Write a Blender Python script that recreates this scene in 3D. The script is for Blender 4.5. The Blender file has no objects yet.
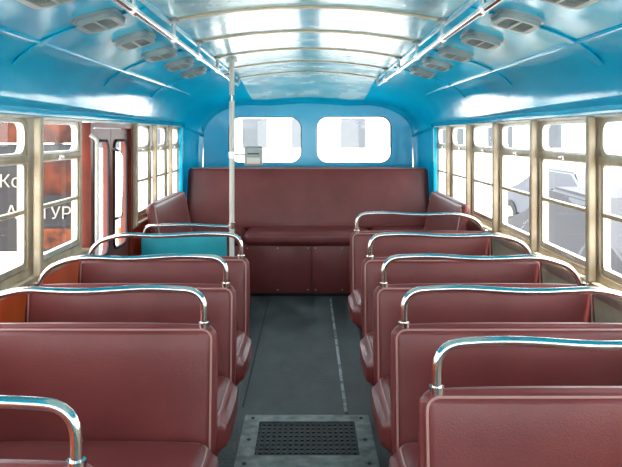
import bpy, bmesh, math
from mathutils import Vector, Matrix
from math import sin, cos, pi, sqrt
S = bpy.context.scene
S.view_settings.view_transform = 'Standard'

# ---------------------------------------------------------------- materials
def mat(name, col, rough=0.5, metal=0.0, col2=None, nscale=6.0, bump=0.0, bscale=60.0, coat=0.0, spec=0.5, stretch=None, rvar=0.0, lo=.35, hi=.68, bdist=.01):
    m = bpy.data.materials.new(name); m.use_nodes = True
    nt = m.node_tree; b = nt.nodes['Principled BSDF']
    b.inputs['Base Color'].default_value = (*col, 1)
    b.inputs['Roughness'].default_value = rough
    b.inputs['Metallic'].default_value = metal
    b.inputs['Coat Weight'].default_value = coat
    b.inputs['Coat Roughness'].default_value = 0.12
    b.inputs['Specular IOR Level'].default_value = spec
    tc = nt.nodes.new('ShaderNodeTexCoord')
    vec = tc.outputs['Object']
    if stretch:
        mp = nt.nodes.new('ShaderNodeMapping'); mp.inputs['Scale'].default_value = stretch
        nt.links.new(vec, mp.inputs['Vector']); vec = mp.outputs['Vector']
    if col2 or rvar:
        n = nt.nodes.new('ShaderNodeTexNoise'); n.inputs['Scale'].default_value = nscale; n.inputs['Detail'].default_value = 6
        nt.links.new(vec, n.inputs['Vector'])
        r = nt.nodes.new('ShaderNodeValToRGB'); r.color_ramp.elements[0].position = lo; r.color_ramp.elements[1].position = hi
        r.color_ramp.elements[0].color = (*col, 1); r.color_ramp.elements[1].color = (*(col2 or col), 1)
        nt.links.new(n.outputs['Fac'], r.inputs['Fac']); nt.links.new(r.outputs['Color'], b.inputs['Base Color'])
        if rvar:
            mr = nt.nodes.new('ShaderNodeMapRange'); mr.inputs['From Min'].default_value = .3; mr.inputs['From Max'].default_value = .7
            mr.inputs['To Min'].default_value = rough; mr.inputs['To Max'].default_value = rough + rvar
            nt.links.new(n.outputs['Fac'], mr.inputs['Value']); nt.links.new(mr.outputs['Result'], b.inputs['Roughness'])
    if bump:
        n2 = nt.nodes.new('ShaderNodeTexNoise'); n2.inputs['Scale'].default_value = bscale; n2.inputs['Detail'].default_value = 3
        nt.links.new(vec, n2.inputs['Vector'])
        bp = nt.nodes.new('ShaderNodeBump'); bp.inputs['Strength'].default_value = bump; bp.inputs['Distance'].default_value = bdist
        nt.links.new(n2.outputs['Fac'], bp.inputs['Height']); nt.links.new(bp.outputs['Normal'], b.inputs['Normal'])
    return m

M = {}
M['vinyl'] = mat('maroon_vinyl', (.165,.030,.028), .36, col2=(.205,.042,.038), nscale=5, bump=.10, bscale=220, spec=.45, coat=.06)
M['vinyl_dk'] = mat('maroon_vinyl_dark', (.14,.024,.022), .4, col2=(.17,.034,.030), nscale=5, bump=.1, bscale=200)
M['piping'] = mat('seat_piping', (.46,.24,.21), .4)
M['chrome'] = mat('chrome', (.86,.83,.78), .16, 1.0)
M['alu'] = mat('aluminium', (.68,.65,.58), .35, .7, col2=(.52,.48,.41), nscale=12)
M['strip'] = mat('worn_floor_strip', (.34,.35,.34), .5, .3, col2=(.08,.085,.08), nscale=14, lo=.45, hi=.6)
M['frame'] = mat('window_frame_paint', (.58,.48,.33), .35, .1, col2=(.38,.28,.17), nscale=9)
M['cream'] = mat('cream_paint', (.60,.53,.40), .35, col2=(.5,.44,.31), nscale=10)
M['blue'] = mat('blue_gloss_paint', (.001,.46,.74), .13, col2=(.002,.54,.82), nscale=3, bump=.25, bscale=5, coat=.15, spec=.4)
M['lining'] = mat('pale_blue_lining', (.20,.56,.68), .17, col2=(.55,.78,.80), nscale=4.0, bump=.30, bscale=9, coat=.3, rvar=.15)
M['rib'] = mat('ceiling_rib', (.62,.50,.32), .3, .1)
M['redpaint'] = mat('red_lead_paint', (.95,.16,.03), .4, col2=(.80,.10,.02))
M['door'] = mat('door_red_brown', (.22,.030,.016), .35, col2=(.14,.022,.012))
M['teal'] = mat('teal_paint', (.01,.30,.36), .35, col2=(.015,.36,.42))
M['dark'] = mat('dark_metal', (.02,.02,.022), .5)
M['rubber'] = mat('black_rubber', (.015,.015,.015), .7)
M['grey'] = mat('grey_metal', (.28,.28,.27), .45, .4, col2=(.2,.2,.2))
M['ventp'] = mat('vent_paint', (.40,.46,.45), .35, .2, col2=(.28,.33,.32))
M['hatch'] = mat('worn_hatch_metal', (.27,.28,.26), .5, .35, col2=(.10,.108,.10), nscale=16)
M['grate'] = mat('hatch_grate', (.018,.020,.020), .65, .1)
M['white'] = mat('offwhite_paint', (.74,.70,.62), .35)
M['floor'] = mat('worn_floor_rubber', (.020,.026,.024), .42, col2=(.115,.12,.11), nscale=6, bump=.35, bscale=90, stretch=(1,.45,1), rvar=.3, lo=.38, hi=.74, spec=.4)
M['bodywhite'] = mat('outer_body_paint', (.03,.25,.42), .3)

def glassmat(name, tint, gl=.08):
    m = bpy.data.materials.new(name); m.use_nodes = True; nt = m.node_tree
    nt.nodes.clear(); o = nt.nodes.new('ShaderNodeOutputMaterial')
    t = nt.nodes.new('ShaderNodeBsdfTransparent'); t.inputs[0].default_value = (*tint,1)
    g = nt.nodes.new('ShaderNodeBsdfGlossy'); g.inputs['Roughness'].default_value = .03
    x = nt.nodes.new('ShaderNodeMixShader'); x.inputs[0].default_value = gl
    nt.links.new(t.outputs[0], x.inputs[1]); nt.links.new(g.outputs[0], x.inputs[2]); nt.links.new(x.outputs[0], o.inputs[0])
    return m
M['glass'] = glassmat('window_glass', (.97,.98,.98), .05)

# ---------------------------------------------------------------- builder
class B:
    def __init__(s): s.v=[]; s.f=[]; s.m=[]; s.mats=[]
    def mi(s, k):
        if k not in s.mats: s.mats.append(k)
        return s.mats.index(k)
    def add(s, vs, fs, k, X=None):
        o=len(s.v); i=s.mi(k)
        for p in vs:
            p=Vector(p); s.v.append(X@p if X else p)
        for f in fs: s.f.append([a+o for a in f]); s.m.append(i)
    def box(s, a, b, k, bev=0.0, X=None, seg=2):
        bm=bmesh.new(); bmesh.ops.create_cube(bm,size=1)
        c=[(a[i]+b[i])/2 for i in range(3)]; d=[abs(b[i]-a[i]) for i in range(3)]
        for v in bm.verts: v.co=Vector([c[i]+v.co[i]*d[i] for i in range(3)])
        if bev: bmesh.ops.bevel(bm,geom=bm.edges[:],offset=min(bev,min(d)*.45),segments=seg,affect='EDGES',profile=.5)
        bm.verts.index_update()
        s.add([v.co.copy() for v in bm.verts],[[v.index for v in f.verts] for f in bm.faces],k,X); bm.free()
    def soft(s, a, b, r, k, X=None, puff=0.0, axes=(0,1,2), cell=.06):
        h=[abs(b[i]-a[i])/2 for i in range(3)]; c=[(a[i]+b[i])/2 for i in range(3)]
        r=min(r,min(h)*.98); N=4; co=[]
        for i in range(3):
            L=[-h[i]+r*j/N for j in range(N+1)]
            inner=2*(h[i]-r); n=max(1,int(inner/cell))
            L+=[-h[i]+r+inner*j/n for j in range(1,n)]
            L+=[h[i]-r+r*j/N for j in range(N+1)]
            co.append(L)
        idx={}; vs=[]; fs=[]
        def vid(p):
            key=tuple(round(q,5) for q in p)
            if key in idx: return idx[key]
            inn=[max(-(h[i]-r),min(h[i]-r,p[i])) for i in range(3)]
            d=Vector([p[i]-inn[i] for i in range(3)])
            q=Vector(inn)
            if d.length>1e-9:
                dm=max(abs(x) for x in d)
                q=q+d.normalized()*dm
                if puff:
                    n=d.normalized(); w=1
                    for i in range(3): 
                        if abs(n[i])<.9: w*=max(0,1-(p[i]/h[i])**4)
                    q+=n*puff*w
            idx[key]=len(vs); vs.append(Vector([q[i]+c[i] for i in range(3)])); return idx[key]
        for ax in range(3):
            u,w=[(1,2),(2,0),(0,1)][ax]
            for sg in (-1,1):
                for i in range(len(co[u])-1):
                    for j in range(len(co[w])-1):
                        q=[]
                        for (ii,jj) in ((i,j),(i+1,j),(i+1,j+1),(i,j+1)):
                            p=[0,0,0]; p[ax]=sg*h[ax]; p[u]=co[u][ii]; p[w]=co[w][jj]; q.append(vid(p))
                        if len(set(q))<3: continue
                        fs.append(q if sg>0 else q[::-1])
        s.add(vs,fs,k,X)
    def tube(s, pts, r, k, seg=12, closed=False, X=None):
        pts=[Vector(p) for p in pts]; n=len(pts); vs=[]; fs=[]
        up=None
        for i,p in enumerate(pts):
            if closed: t=(pts[(i+1)%n]-pts[i-1]).normalized()
            else: t=(pts[min(i+1,n-1)]-pts[max(i-1,0)]).normalized()
            if up is None:
                up=Vector((0,0,1)) if abs(t.z)<.9 else Vector((0,1,0))
            up=(up-t*up.dot(t)).normalized(); sd=t.cross(up)
            for j in range(seg):
                a=2*pi*j/seg; vs.append(p+up*cos(a)*r+sd*sin(a)*r)
        m=n if closed else n-1
        for i in range(m):
            for j in range(seg):
                a=i*seg+j; b_=i*seg+(j+1)%seg; c=((i+1)%n)*seg+(j+1)%seg; d=((i+1)%n)*seg+j
                fs.append([a,d,c,b_])
        if not closed: fs.append(list(range(seg))); fs.append([ (n-1)*seg+j for j in range(seg)][::-1])
        s.add(vs,fs,k,X)
    def ring(s, outer, inner, ro, ri, w0, w1, k, fn, n=6):
        O=rrect(*outer,ro,n); I=rrect(*inner,ri,n); N=len(O)
        vs=[fn(*p,w0) for p in O]+[fn(*p,w0) for p in I]+[fn(*p,w1) for p in O]+[fn(*p,w1) for p in I]
        fs=[]
        for i in range(N):
            j=(i+1)%N
            fs+= [[i,j,N+j,N+i],[2*N+i,3*N+i,3*N+j,2*N+j],[N+i,N+j,3*N+j,3*N+i],[i,2*N+i,2*N+j,j]]
        s.add(vs,fs,k)
    def done(s, name, parent=None, smooth=35, loc=None):
        me=bpy.data.meshes.new(name); me.from_pydata([tuple(v) for v in s.v],[],s.f)
        for k in s.mats: me.materials.append(M[k])
        me.polygons.foreach_set('material_index',s.m)
        bm=bmesh.new(); bm.from_mesh(me); bmesh.ops.recalc_face_normals(bm,faces=bm.faces[:]); bm.to_mesh(me); bm.free()
        me.polygons.foreach_set('use_smooth',[True]*len(me.polygons))
        if smooth: me.set_sharp_from_angle(angle=math.radians(smooth))
        o=bpy.data.objects.new(name,me); S.collection.objects.link(o)
        if parent: o.parent=parent
        if loc: o.location=loc
        return o

def rrect(u0,u1,v0,v1,r,n=6):
    r=max(r,1e-4); P=[]
    for (cx,cy,a0) in ((u1-r,v1-r,0),(u0+r,v1-r,90),(u0+r,v0+r,180),(u1-r,v0+r,270)):
        for i in range(n+1):
            a=math.radians(a0+90*i/n); P.append((cx+r*cos(a),cy+r*sin(a)))
    return P

def fillet(pts, r, n=7):
    pts=[Vector(p) for p in pts]; out=[pts[0]]
    for i in range(1,len(pts)-1):
        a,b,c=pts[i-1],pts[i],pts[i+1]
        rr=min(r,(a-b).length*.49,(c-b).length*.49)
        p=b+(a-b).normalized()*rr; q=b+(c-b).normalized()*rr
        for j in range(n+1):
            t=j/n; out.append(p*(1-t)**2+b*2*t*(1-t)+q*t*t)
    out.append(pts[-1]); return out

YF=-1.8   # front of the bus
# ---------------------------------------------------------------- camera
H=1.40; F=720.0
cd=bpy.data.cameras.new('camera'); cam=bpy.data.objects.new('camera',cd); S.collection.objects.link(cam)
cam.location=(0,0,H); cam.rotation_euler=(math.radians(90),0,0)
cd.sensor_width=36; cd.lens=F/622*36; cd.shift_x=3/622; cd.shift_y=-98.5/622; cd.clip_start=.05; cd.clip_end=300
S.camera=cam

# ---------------------------------------------------------------- roof profile helpers
HP=[(1.15,1.50),(1.148,1.55),(1.13,1.62),(1.085,1.69),(1.01,1.745),(.91,1.79),(.80,1.825),(.68,1.858),(.585,1.880),(.57,1.883),(.42,1.907),(.28,1.924),(.14,1.934),(0,1.938)]
Y0,Y1=5.5,7.05
def kz(y):
    u=max(0,min(1,(y-Y0)/(Y1-Y0))); return 1-.245*(1-sqrt(max(0,1-u**2.0)))
def kx(y):
    v=max(0,min(1,(y-6.72)/(Y1-6.72))); return 1-(.13*(1-sqrt(max(0,1-v*v))))/1.17
def warp(x,y,z):
    zz=z
    if z>=1.0:
        # the crown drops to a flatter, squarer arch at the rear
        u=max(0,min(1,(y-Y0)/(Y1-Y0)))
        ax=abs(x); lift=.055*u*u*max(0,1-((ax-.82)/.33)**2) if .49<ax<1.15 and z>1.5 else 0
        zz=1+(z-1)*kz(y)+lift
    return Vector((x*kx(y),y,zz))
def roofz(x,y=0):
    ax=abs(x)
    for i in range(len(HP)-1):
        (xa,za),(xb,zb)=HP[i],HP[i+1]
        if xb<=ax<=xa:
            t=(xa-ax)/(xa-xb); z=za+(zb-za)*t; return warp(ax,y,max(z,1.501)).z
    return 1.5
ys=[YF+i*.3 for i in range(int((Y0-YF)/.3)+1)]
ys+= [Y0+(6.72-Y0)*i/8 for i in range(0,9)]+[6.72+(Y1-6.72)*sin(pi/2*i/8) for i in range(1,9)]
ys=sorted(set(round(y,4) for y in ys))
full=[(-x,z) for x,z in HP]+[(x,z) for x,z in HP[::-1][1:]]
b=B(); n=len(full)
vs=[warp(x,y,z) for y in ys for x,z in full]
fb=[];fl=[]
for i in range(len(ys)-1):
    for j in range(n-1):
        q=[i*n+j,(i+1)*n+j,(i+1)*n+j+1,i*n+j+1]
        xm=abs(full[j][0]+full[j+1][0])/2
        (fl if xm<.575 and ys[i]<6.98 else fb).append(q)
b.add(vs,fb,'blue'); o=len(b.v)
i=b.mi('lining')
for f in fl: b.f.append(f); b.m.append(i)
ceil=b.done('ceiling',smooth=60)
bm=bmesh.new(); bm.from_mesh(ceil.data)
mid=[f for f in bm.faces if abs(f.calc_center_median().x)<.2][0]
if mid.normal.z>0: bmesh.ops.reverse_faces(bm,faces=bm.faces[:])
bm.to_mesh(ceil.data); bm.free()
sm=ceil.modifiers.new('s','SOLIDIFY'); sm.thickness=.04; sm.offset=-1

def strip(bd,y,w,xs,t,k,off=.002):
    vs=[];fs=[]
    for x in xs:
        for (yy,dd) in ((y-w/2,off),(y-w/2,off+t),(y+w/2,off+t),(y+w/2,off)):
            p=warp(x,yy,1); z=roofz(x,yy)
            sl=(roofz(abs(x)-.02 if abs(x)>.02 else 0,yy)-roofz(abs(x)+.02,yy))/.04
            nn=Vector((-math.copysign(1,x)*sl if abs(x)>1e-6 else 0,0,-1)).normalized()
            q=Vector((p.x,yy,z))+nn*dd; vs.append(q)
    m=len(xs)
    for i in range(m-1):
        for j in range(4):
            a=i*4+j;c=i*4+(j+1)%4; fs.append([a,c,c+4,a+4])
    fs+= [[0,1,2,3],[4*m-4,4*m-3,4*m-2,4*m-1]]
    bd.add(vs,fs,k)
lin=[-.56+1.12*i/16 for i in range(17)]
ribs=[-1.1,-.4,.3,1.0,1.65,2.3,3.0,3.7,4.45,5.2,5.95]
b=B()
for y in ribs: strip(b,y,.026,lin,.007,'rib')
b.done('trim_1')
b=B()
cov=[.60+.50*i/12 for i in range(13)]
for y in [-.9,.3,1.5,2.7,3.9,5.05]:
    for s in (-1,1): strip(b,y,.05,[s*x for x in cov],.006,'blue')
b.done('trim_2')
b=B()
for s in (-1,1):
    yy=[YF+.05+i*.3 for i in range(28)]; yy=[y for y in yy if y<6.1]
    b.tube([Vector((s*1.0*kx(y),y,roofz(1.0,y)-.004)) for y in yy],.008,'blue',8)
    b.tube([Vector((s*.585*kx(y),y,roofz(.585,y)-.004)) for y in yy],.010,'lining',8)
b.done('trim_3')

for s in (-1,1):
    b=B(); x=s*.56
    b.tube(fillet([(x,.5,1.87),(x,.55,1.80),(x,5.75,1.80),(x,5.80,roofz(.56,5.8)-.002)],.04),.0125,'chrome',12)
    for y in (1.3,2.3,3.0,3.7,4.45,5.2):
        b.tube([(x,y,roofz(.56,y)-.001),(x,y,1.80)],.009,'chrome',8)
        b.tube([(x,y-.02,1.80),(x,y+.02,1.80)],.018,'chrome',12)
        b.tube([(x,y,roofz(.56,y)-.001),(x,y,roofz(.56,y)-.012)],.024,'grey',12)
    b.done('ceiling_handrail')

def vent(x,y):
    b=B(); z=roofz(x,y)
    ang=math.atan2(roofz(abs(x)-.05,y)-roofz(abs(x)+.05,y),.1)*(1 if x>0 else -1)
    X=Matrix.Translation((x,y,z-.008))@Matrix.Rotation(ang,4,'Y')@Matrix.Scale(.86,4)
    fn=lambda u,v,w:X@Vector((u,v,-w))
    b.ring((-.085,.085,-.12,.12),(-.062,.062,-.097,.097),.05,.035,-.01,.026,'ventp',fn,8)
    b.ring((-.095,.095,-.13,.13),(-.07,.07,-.105,.105),.055,.04,-.01,.006,'ventp',fn,8)
    P=rrect(-.064,.064,-.099,.099,.035,8)
    b.add([X@Vector((u,v,0)) for u,v in P],[list(range(len(P)))],'dark')
    for i in range(7):
        v=-.075+i*.025
        hw=.06
        b.box((-hw,-.009,-.002),(hw,.009,.001),'ventp',X=X@Matrix.Translation((0,v,-.013))@Matrix.Rotation(.6,4,'X'))
    b.box((-.006,-.095,-.006),(.006,.095,0),'ventp',X=X@Matrix.Translation((0,0,-.020)))
    b.done('ceiling_vent')
for y in (1.05,1.6,2.13,2.66,3.2,3.75,4.3,4.85): 
    vent(-.77,y); vent(.77,y)

# ---------------------------------------------------------------- floor
b=B(); b.box((-1.17,YF,-.05),(1.17,7.05,0),'floor'); b.done('floor')
b=B(); b.box((.183,3.62,0.001),(.200,6.15,.006),'strip',.001)
for x in (-.34,.36): b.box((x,3.7,.001),(x+.010,6.15,.003),'rubber',.001)
b.done('trim_4')
b=B()
fn=lambda u,v,w:Vector((u,v,w))
b.ring((-.31,.30,3.0,3.57),(-.235,.225,3.12,3.49),.01,.01,.001,.012,'hatch',fn,3)
b.box((-.235,3.12,.001),(.225,3.49,.004),'dark')
for i in range(18):
    x=-.228+i*.026; b.box((x,3.125,.004),(x+.012,3.485,.009),'grate')
for i in range(8):
    y=3.15+i*.044; b.box((-.232,y,.004),(.222,y+.008,.008),'grate')
for x in (-.27,.26):
    for y in (3.04,3.28,3.53): b.tube([(x,y,.012),(x,y,.015)],.009,'grate',10)
b.done('floor_hatch')

# ---------------------------------------------------------------- side walls
def sidewall(sg,name,bays,doorbay=None,lowmat='cream'):
    b=B(); x=sg*1.17
    segs=[(YF,6.72)] if not doorbay else [(YF,doorbay[0]),(doorbay[1],6.72)]
    for (a,c) in segs:
        b.box((x,a,0.0),(x+sg*.06,c,.80),lowmat)
        b.box((x,a,-.05-.35),(x+sg*.07,c,-.002),'bodywhite')
        b.box((sg*1.125,a,.790),(sg*1.20,c,.815),'frame',.006)
        if sg>0: b.box((sg*1.155,a,.745),(sg*1.17,c,.785),'alu',.004)
    b.box((sg*1.146,YF,1.475),(sg*1.21,6.72,1.515),'blue',.006)
    b.box((sg*1.138,YF,1.468),(sg*1.15,6.5,1.482),'alu',.003)
    fnw=lambda u,v,w:Vector((sg*w,u,v))
    for (a,c) in bays:
        b.ring((a,c,.81,1.48),(a+.032,c-.032,.845,1.465),.001,.03,1.155,1.20,'frame',fnw,5)
        b.soft((sg*1.128-.012,a-.018,.81),(sg*1.128+.022,a+.018,1.475),.008,'frame',cell=.3)
    b.box((sg*1.12,6.42,.81),(sg*1.17,6.5,1.475),'blue',.01)
    return b.done(name)
rb=[-1.525+.735*i for i in range(0,11)]
bays_r=[(rb[i],rb[i+1]) for i in range(len(rb)-1)]+[(5.825,6.45)]
bays_l=[(-1.5,-.75),(-.75,0),(0,.75),(.75,1.5),(1.5,2.25),(2.25,3.0),(3.0,3.68),(4.68,5.28),(5.28,5.88),(5.88,6.45)]
sidewall(-1,'wall_left',bays_l,(3.74,4.66),'redpaint')
sidewall(1,'wall_right',bays_r,None,'cream')
wn=[0]
def window(sg,a,c):
    wn[0]+=1; b=B(); a+=.034; c-=.034
    f=lambda u,v,w:Vector((sg*w,u,v))
    b.ring((a,c,1.305,1.463),(a+.02,c-.02,1.325,1.45),.03,.045,1.16,1.19,'alu',f,6)
    b.ring((a,c,.848,1.30),(a+.018,c-.018,.872,1.28),.02,.02,1.163,1.188,'alu',f,4)
    b.box((sg*1.150,a,1.285),(sg*1.185,c,1.318),'frame',.005)
    b.box((sg*1.160,a,1.075),(sg*1.180,c,1.093),'frame',.003)
    b.box((sg*1.150,(a+c)/2-.03,1.29),(sg*1.138,(a+c)/2+.03,1.305),'chrome',.003)
    b.add([f(a+.01,.86,1.176),f(c-.01,.86,1.176),f(c-.01,1.29,1.176),f(a+.01,1.29,1.176)],[[0,1,2,3]],'glass')
    b.add([f(a+.01,1.315,1.176),f(c-.01,1.315,1.176),f(c-.01,1.455,1.176),f(a+.01,1.455,1.176)],[[0,1,2,3]],'glass')
    b.done('window_%d'%wn[0])
for a,c in bays_l: window(-1,a,c)
for a,c in bays_r: window(1,a,c)

# folding door (left)
b=B()
f=lambda u,v,w:Vector((-w,u,v))
b.ring((3.745,4.655,-.0,1.466),(3.79,4.61,.03,1.44),.001,.02,1.13,1.2,'door',f,4)
for (a,c) in ((3.795,4.195),(4.205,4.605)):
    b.ring((a,c,.035,1.435),(a+.055,c-.055,.72,1.37),.005,.06,1.15,1.18,'door',f,6)
    b.ring((a+.05,c-.05,.715,1.375),(a+.065,c-.065,.73,1.36),.06,.05,1.142,1.15,'rubber',f,6)
    b.box((-1.145,a+.06,.12),(-1.15,c-.06,.62),'door',.003)
    b.add([f(a+.05,.71,1.165),f(c-.05,.71,1.165),f(c-.05,1.38,1.165),f(a+.05,1.38,1.165)],[[0,1,2,3]],'glass')
b.tube(fillet([(-1.15,4.25,.9),(-1.10,4.25,.92),(-1.10,4.25,1.3),(-1.15,4.25,1.32)],.03),.009,'chrome',10)
b.done('door_1')
b=B(); b.tube(fillet([(-1.09,3.72,0),(-1.09,3.72,1.38),(-1.125,3.72,1.40)],.03),.011,'white',12)
b.tube([(-1.09,3.72,0),(-1.09,3.72,.015)],.025,'grey',12)
b.done('door_grab_pole')

# ---------------------------------------------------------------- rear wall
b=B()
cy=[6.45,6.55,6.65,6.72]+[6.72+(Y1-6.72)*sin(pi/2*i/8) for i in range(1,9)]
lp=[(1.17,0.0),(1.17,.8),(1.165,1.0),(1.158,1.25),(1.15,1.5)]
for sg in (-1,1):
    vs=[warp(sg*x,y,z) for y in cy for x,z in lp]; fs=[]
    L=len(lp)
    for i in range(len(cy)-1):
        for j in range(L-1): fs.append([i*L+j,(i+1)*L+j,(i+1)*L+j+1,i*L+j+1])
    b.add(vs,fs,'blue')
    vs=[Vector((v.x+sg*.04,v.y+(.03 if v.y>6.9 else 0),v.z)) for v in vs]; b.add(vs,fs,'bodywhite')
corner=b.done('rear_corner',smooth=60)
ring_=[warp(x,Y1,z) for x,z in full]
poly=[Vector((-lp[0][0]*kx(Y1),Y1,0))]+[p for p in ring_]+[Vector((lp[0][0]*kx(Y1),Y1,0))]
N=len(poly)
b=B(); t=Vector((0,.045,0))
b.add(poly+[p+t for p in poly],[list(range(N)),list(range(N,2*N))[::-1]]+[[i,(i+1)%N,N+(i+1)%N,N+i] for i in range(N)],'blue')
plate=b.done('wall_rear')
RW=[(-.785,-.055,1.115,1.585),(.075,.825,1.115,1.59)]
for r in RW:
    c=B(); P=rrect(*r,.12,8); n=len(P)
    c.add([Vector((u,Y1-.1,v)) for u,v in P]+[Vector((u,Y1+.2,v)) for u,v in P],[list(range(n)),list(range(n,2*n))[::-1]]+[[i,(i+1)%n,n+(i+1)%n,n+i] for i in range(n)],'blue')
    co=c.done('cutter')
    md=plate.modifiers.new('b','BOOLEAN'); md.object=co; md.operation='DIFFERENCE'; md.solver='EXACT'
    bpy.context.view_layer.update()
    me=bpy.data.meshes.new_from_object(plate.evaluated_get(bpy.context.evaluated_depsgraph_get()))
    plate.modifiers.clear(); plate.data=me; bpy.data.objects.remove(co)
plate.data.polygons.foreach_set('use_smooth',[False]*len(plate.data.polygons))
corner.parent=plate
for r in RW:
    wn[0]+=1; b=B(); f=lambda u,v,w:Vector((u,w,v))
    u0,u1,v0,v1=r
    b.ring((u0-.03,u1+.03,v0-.03,v1+.03),(u0+.006,u1-.006,v0+.006,v1-.006),.15,.115,Y1-.014,Y1-.0005,'blue',f,8)
    b.ring((u0+.002,u1-.002,v0+.002,v1-.002),(u0+.014,u1-.014,v0+.014,v1-.014),.118,.108,Y1+.005,Y1+.03,'rubber',f,8)
    P=rrect(u0+.008,u1-.008,v0+.008,v1-.008,.11,8)
    b.add([f(u,v,Y1+.018) for u,v in P],[list(range(len(P)))],'glass')
    b.done('window_%d'%wn[0])

# ---------------------------------------------------------------- front wall with windscreen (behind camera)
b=B(); f=lambda u,v,w:Vector((u,w,v))
b.box((-1.23,YF-.06,-.4),(1.23,YF,.7),'blue')
b.ring((-1.2,0,.7,1.95),(-1.12,-.05,.78,1.75),.001,.1,YF-.06,YF,'blue',f,6)
b.ring((0,1.2,.7,1.95),(.05,1.12,.78,1.75),.001,.1,YF-.06,YF,'blue',f,6)
b.done('wall_front')

# ---------------------------------------------------------------- seats
def seat(x0,x1,yb,sg):
    b=B(); a=min(sg*x0,sg*x1); c=max(sg*x0,sg*x1)
    tilt=math.radians(-6)
    hb=.40; z0=.415
    X=Matrix.Translation((0,yb-.04,z0))@Matrix.Rotation(tilt,4,'X')
    b.soft((a,-.028,0),(c,.030,hb),.027,'vinyl',X=X,puff=.008)
    P=rrect(a+.010,c-.010,.012,hb-.010,.03,5)
    b.tube([Vector((u,-.024,v)) for u,v in P],.0035,'piping',8,closed=True,X=X)
    b.tube([Vector((u,.026,v)) for u,v in P],.0035,'piping',8,closed=True,X=X)
    ca=a-(.012 if sg>0 else 0); cc=c+(.012 if sg<0 else 0)
    b.soft((ca,yb-.50,.345),(cc,yb-.055,.490),.055,'vinyl',puff=.016)
    P=rrect(ca+.022,cc-.022,yb-.482,yb-.075,.05,5)
    b.tube([Vector((u,v,.481)) for u,v in P],.0035,'piping',8,closed=True)
    b.box((a+.03,yb-.46,.295),(c-.03,yb-.08,.355),'dark',.005)
    for xx in (sg*(x0+.14),sg*(x1-.08)):
        b.tube(fillet([(xx,yb-.43,.30),(xx,yb-.40,.012),(xx,yb-.13,.012),(xx,yb-.10,.30)],.05),.012,'dark',10)
        b.box((xx-.03,yb-.43,0),(xx+.03,yb-.09,.012),'dark',.003)
    b.box((sg*(x0+.2),yb-.30,.0),(sg*(x0+.23),yb-.22,.30),'dark',.004)
    zt=z0+hb-.02; zr=.925; yy=yb-.005
    pts=[(sg*(x0+.035),yy,zt),(sg*(x0+.035),yy,zr-.005),(sg*(x0+.20),yy,zr+.005),(sg*(x0+.42),yy,zr-.010),(sg*(x1-.20),yy,zr+.0),(sg*(x1-.075),yy,zr-.04),(sg*(x1-.03),yy,zt)]
    b.tube(fillet(pts,.075,8),.0115,'chrome',14)
    for xx in (x0+.035,x1-.03):
        b.tube([(sg*xx,yy,zt+.012),(sg*xx,yy,zt+.030)],.017,'chrome',14)
    b.done('bus_seat')
for y in (2.22,2.81,3.45): seat(.285,1.09,y,-1)
seat(.375,1.09,1.28,-1)
for y in (1.655,2.22,2.81,3.43,4.36): seat(.26,1.105,y,1)

# side benches over the wheel arch
for sg in (-1,1):
    b=B()
    b.soft((min(sg*.70,sg*1.085),4.80,.39),(max(sg*.70,sg*1.085),6.0,.52),.05,'vinyl',puff=.012)
    b.box((min(sg*.76,sg*1.09),4.82,0),(max(sg*.76,sg*1.09),5.98,.395),'vinyl_dk',.01)
    X=Matrix.Translation((sg*.975,0,.50))@Matrix.Rotation(sg*math.radians(11),4,'Y')
    b.soft((-.03,4.80,0),(.03,6.0,.44),.028,'vinyl',X=X,puff=.01)
    P=rrect(4.815,5.985,.015,.425,.03,5)
    b.tube([Vector((-sg*.028,u,v)) for u,v in P],.005,'piping',8,closed=True,X=X)
    b.done('side_bench_seat')

# rear bench
b=B()
for (a,c) in ((-1.10,-.565),(-.56,.56),(.565,1.10)):
    b.soft((a,6.2,.44),(c,6.66,.555),.05,'vinyl',puff=.012)
X=Matrix.Translation((0,6.60,.53))@Matrix.Rotation(math.radians(-10),4,'X')
b.soft((-1.11,-.035,0),(1.11,.035,.575),.034,'vinyl',X=X,puff=.008)
b.tube([Vector((x,-.022,.566)) for x in (-1.08,0,1.08)],.006,'piping',8,X=X)
b.tube([Vector((0,-.0435,v)) for v in (.04,.3,.53)],.002,'vinyl_dk',6,X=X)
for (a,c) in ((-1.10,-.56),(-.555,.03),(.035,.56),(.565,1.10)):
    b.box((a,6.235,.03),(c,6.26,.45),'vinyl',.006)
    for xx in (a+.03,(a+c)/2,c-.03):
        for zz in (.06,.42): b.tube([(xx,6.236,zz),(xx,6.229,zz)],.006,'alu',8)
b.box((-1.10,6.26,0),(1.10,6.60,.45),'dark')
b.done('rear_bench_seat')

# grab pole, partition, ticket box
b=B(); px,py=-.497,4.70
b.tube([(px,py,0),(px,py,roofz(px,py)-.002)],.0165,'white',16)
b.tube([(px,py,0),(px,py,.02)],.035,'chrome',16)
b.tube([(px,py,roofz(px,py)-.02),(px,py,roofz(px,py)-.002)],.035,'white',16)
for z in (.79,1.25,1.62): b.tube([(px,py,z),(px,py,z+.04)],.021,'chrome',16)
b.tube([(px,py,1.81),(-.56,py,1.80)],.010,'chrome',10)
b.done('grab_pole')
b=B()
b.soft((px+.02,4.67,1.265),(px+.095,4.69,1.28),.005,'alu')
b.soft((-.41,4.65,1.20),(-.295,4.70,1.325),.010,'ventp')
b.box((-.39,4.642,1.275),(-.315,4.65,1.283),'dark',.001)
b.box((-.395,4.643,1.215),(-.31,4.65,1.255),'white',.002)
b.done('ticket_punch_box')
b=B()
b.soft((-1.09,4.69,.30),(-.53,4.715,.735),.01,'teal',cell=.2)
b.tube(fillet([(-1.08,4.70,.73),(-1.06,4.70,.805),(-.80,4.70,.815),(-.52,4.70,.80)],.06),.012,'chrome',12)
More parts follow.
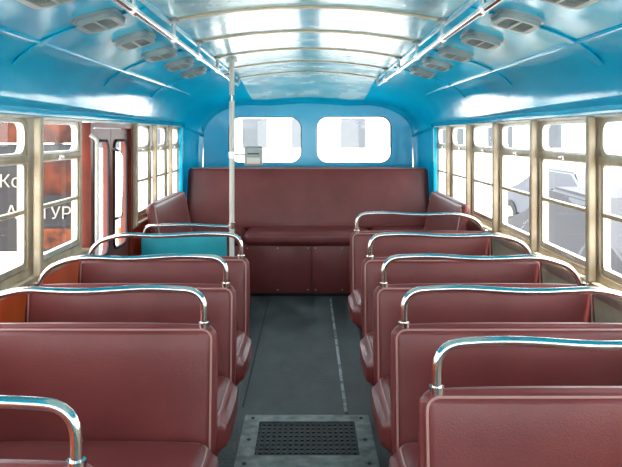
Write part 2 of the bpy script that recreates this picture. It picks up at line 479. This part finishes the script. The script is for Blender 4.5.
for x in (-1.05,-.6): b.box((x-.015,4.69,0),(x+.015,4.715,.31),'dark')
b.done('partition_panel')

# ---------------------------------------------------------------- outside
M['ground']=mat('concrete_ground',(.48,.47,.44),.8,col2=(.6,.59,.55),nscale=1.5,bump=.2,bscale=8)
M['bld']=mat('pale_plaster',(.66,.64,.60),.8,col2=(.75,.73,.70),nscale=1)
M['bwin']=mat('dark_window',(.08,.09,.10),.5,spec=.2)
M['board']=mat('black_board',(.005,.004,.005),.6)
M['orange']=mat('orange_print',(.10,.022,.008),.6,col2=(.010,.005,.005),nscale=5,spec=.2)
M['orange2']=mat('orange_print_bright',(.16,.04,.010),.6,col2=(.03,.008,.004),nscale=6,spec=.2)
M['txt']=mat('white_print',(.22,.20,.17),.5)
M['carpaint']=mat('silver_car_paint',(.10,.105,.12),.6,spec=.2)
M['cardark']=mat('dark_car_paint',(.045,.045,.05),.6,spec=.2)
b=B(); b.box((-60,-50,-.8),(60,70,-.7),'ground'); b.done('ground')
def building(x0,x1,y0,y1,h,face):
    b=B(); b.box((x0,y0,-.7),(x1,y1,h),'bld',.05)
    b.box((x0-.2,y0-.2,h),(x1+.2,y1+.2,h+.3),'bld',.05)
    if face=='y-':
        n=int((x1-x0)/3)
        for i in range(n):
            for z in (.6,3.8,7):
                if z+1.8>h: continue
                x=x0+1+i*3; b.box((x,y0-.05,z),(x+1.5,y0+.01,z+1.8),'bwin'); b.box((x-.1,y0-.12,z-.12),(x+1.6,y0,z),'bld')
    else:
        xf=x1 if face=='x+' else x0; s=1 if face=='x+' else -1
        n=int((y1-y0)/3)
        for i in range(n):
            for z in (.6,3.8,7):
                if z+1.8>h: continue
                y=y0+1+i*3; b.box((xf-.01,y,z),(xf+s*.05,y+1.5,z+1.8),'bwin'); b.box((xf,y-.1,z-.12),(xf+s*.12,y+1.6,z),'bld')
    b.done('building')
building(-30,-20,-10,40,7,'x+'); building(22,32,0,48,6,'x-'); building(-14,16,44,52,5,'y-')

def car(loc,rot,paint):
    b=B()
    prof=[(-2.1,.35),(-2.15,.6),(-2.05,.85),(-1.55,.93),(-1.0,1.38),(.35,1.42),(1.0,.98),(1.9,.85),(2.12,.65),(2.12,.35)]
    X=Matrix.Translation(loc)@Matrix.Rotation(rot,4,'Z')
    bm=bmesh.new()
    A=[bm.verts.new((x,-.82 if z<1 else -.68,z)) for x,z in prof]; C=[bm.verts.new((x,.82 if z<1 else .68,z)) for x,z in prof]
    n=len(prof)
    bm.faces.new(A); bm.faces.new(C[::-1])
    for i in range(n): bm.faces.new([A[i],C[i],C[(i+1)%n],A[(i+1)%n]])
    bmesh.ops.bevel(bm,geom=bm.edges[:],offset=.05,segments=3,affect='EDGES'); bm.verts.index_update()
    b.add([v.co.copy() for v in bm.verts],[[v.index for v in f.verts] for f in bm.faces],paint,X); bm.free()
    for s in (-1,1):
        b.add([(-1.35,s*.80,.97),(-.95,s*.70,1.32),(-.32,s*.70,1.34),(-.32,s*.80,.97)],[[0,1,2,3]],'bwin',X)
        b.add([(-.25,s*.80,.97),(-.25,s*.70,1.34),(.33,s*.70,1.34),(.85,s*.80,.99)],[[0,1,2,3]],'bwin',X)
        for wx in (-1.35,1.35):
            b.tube([(wx,s*.66,.32),(wx,s*.85,.32)],.32,'rubber',24,X=X)
            b.tube([(wx,s*.84,.32),(wx,s*.865,.32)],.19,'alu',20,X=X)
    b.box((.42,-.6,1.0),(.98,.6,1.02),'bwin',X=X@Matrix.Translation((0,0,.22))@Matrix.Translation((.7,0,1))@Matrix.Rotation(.57,4,'Y')@Matrix.Translation((-.7,0,-1)))
    for s in (-.6,.6): b.box((2.08,s-.15,.6),(2.16,s+.15,.75),'white',.02,X=X)
    b.box((2.08,-.8,.35),(2.2,.8,.48),'dark',.03,X=X); b.box((-2.22,-.8,.35),(-2.1,.8,.48),'dark',.03,X=X)
    b.done('car')
car((5.6,15.0,-.7),math.radians(100),'carpaint')
car((3.9,9.2,-.7),math.radians(92),'cardark')
car((-9,22,-.7),math.radians(80),'carpaint')
# advertising board
e=bpy.data.objects.new('advertising_board',None); S.collection.objects.link(e)
b=B(); b.box((-4.7,8.0,.10),(-2.57,8.05,1.30),'board',.01)
b.box((-4.7,7.99,1.31),(-2.57,8.05,1.58),'orange',.01)
b.box((-3.10,7.985,.74),(-2.62,8.0,1.18),'orange',.002)
b.box((-3.10,7.985,.14),(-2.62,8.0,.36),'orange2',.002)
for x in (-4.5,-2.8): b.box((x-.04,8.05,-.7),(x+.04,8.12,1.6),'grey')
b.done('panel',parent=e)
def text(t,loc,size,k):
    c=bpy.data.curves.new('lettering','FONT'); c.body=t; c.size=size; c.extrude=.003; c.materials.append(M[k])
    o=bpy.data.objects.new('lettering',c); S.collection.objects.link(o); o.parent=e; o.location=loc; o.rotation_euler=(math.radians(90),0,0)
text('Кон',(-3.43,7.982,.82),.20,'txt'); text('ТУР',(-2.98,7.982,.47),.19,'txt'); text('АР',(-3.36,7.982,.47),.21,'txt')

# ---------------------------------------------------------------- light
w=bpy.data.worlds.new('world'); S.world=w; w.use_nodes=True; nt=w.node_tree
bg=nt.nodes['Background']
tc=nt.nodes.new('ShaderNodeTexCoord'); sp=nt.nodes.new('ShaderNodeSeparateXYZ'); r=nt.nodes.new('ShaderNodeValToRGB')
r.color_ramp.elements[0].position=0; r.color_ramp.elements[0].color=(1,.99,.97,1)
r.color_ramp.elements[1].position=.8; r.color_ramp.elements[1].color=(.78,.87,1,1)
nt.links.new(tc.outputs['Generated'],sp.inputs[0]); nt.links.new(sp.outputs['Z'],r.inputs[0]); nt.links.new(r.outputs[0],bg.inputs[0])
bg.inputs[1].default_value=6.6
sd=bpy.data.lights.new('sun','SUN'); sd.energy=16; sd.angle=.02; sd.color=(1,.96,.9)
so=bpy.data.objects.new('sun',sd); S.collection.objects.link(so); so.rotation_euler=(math.radians(8),math.radians(12),0); so.location=(0,0,12)
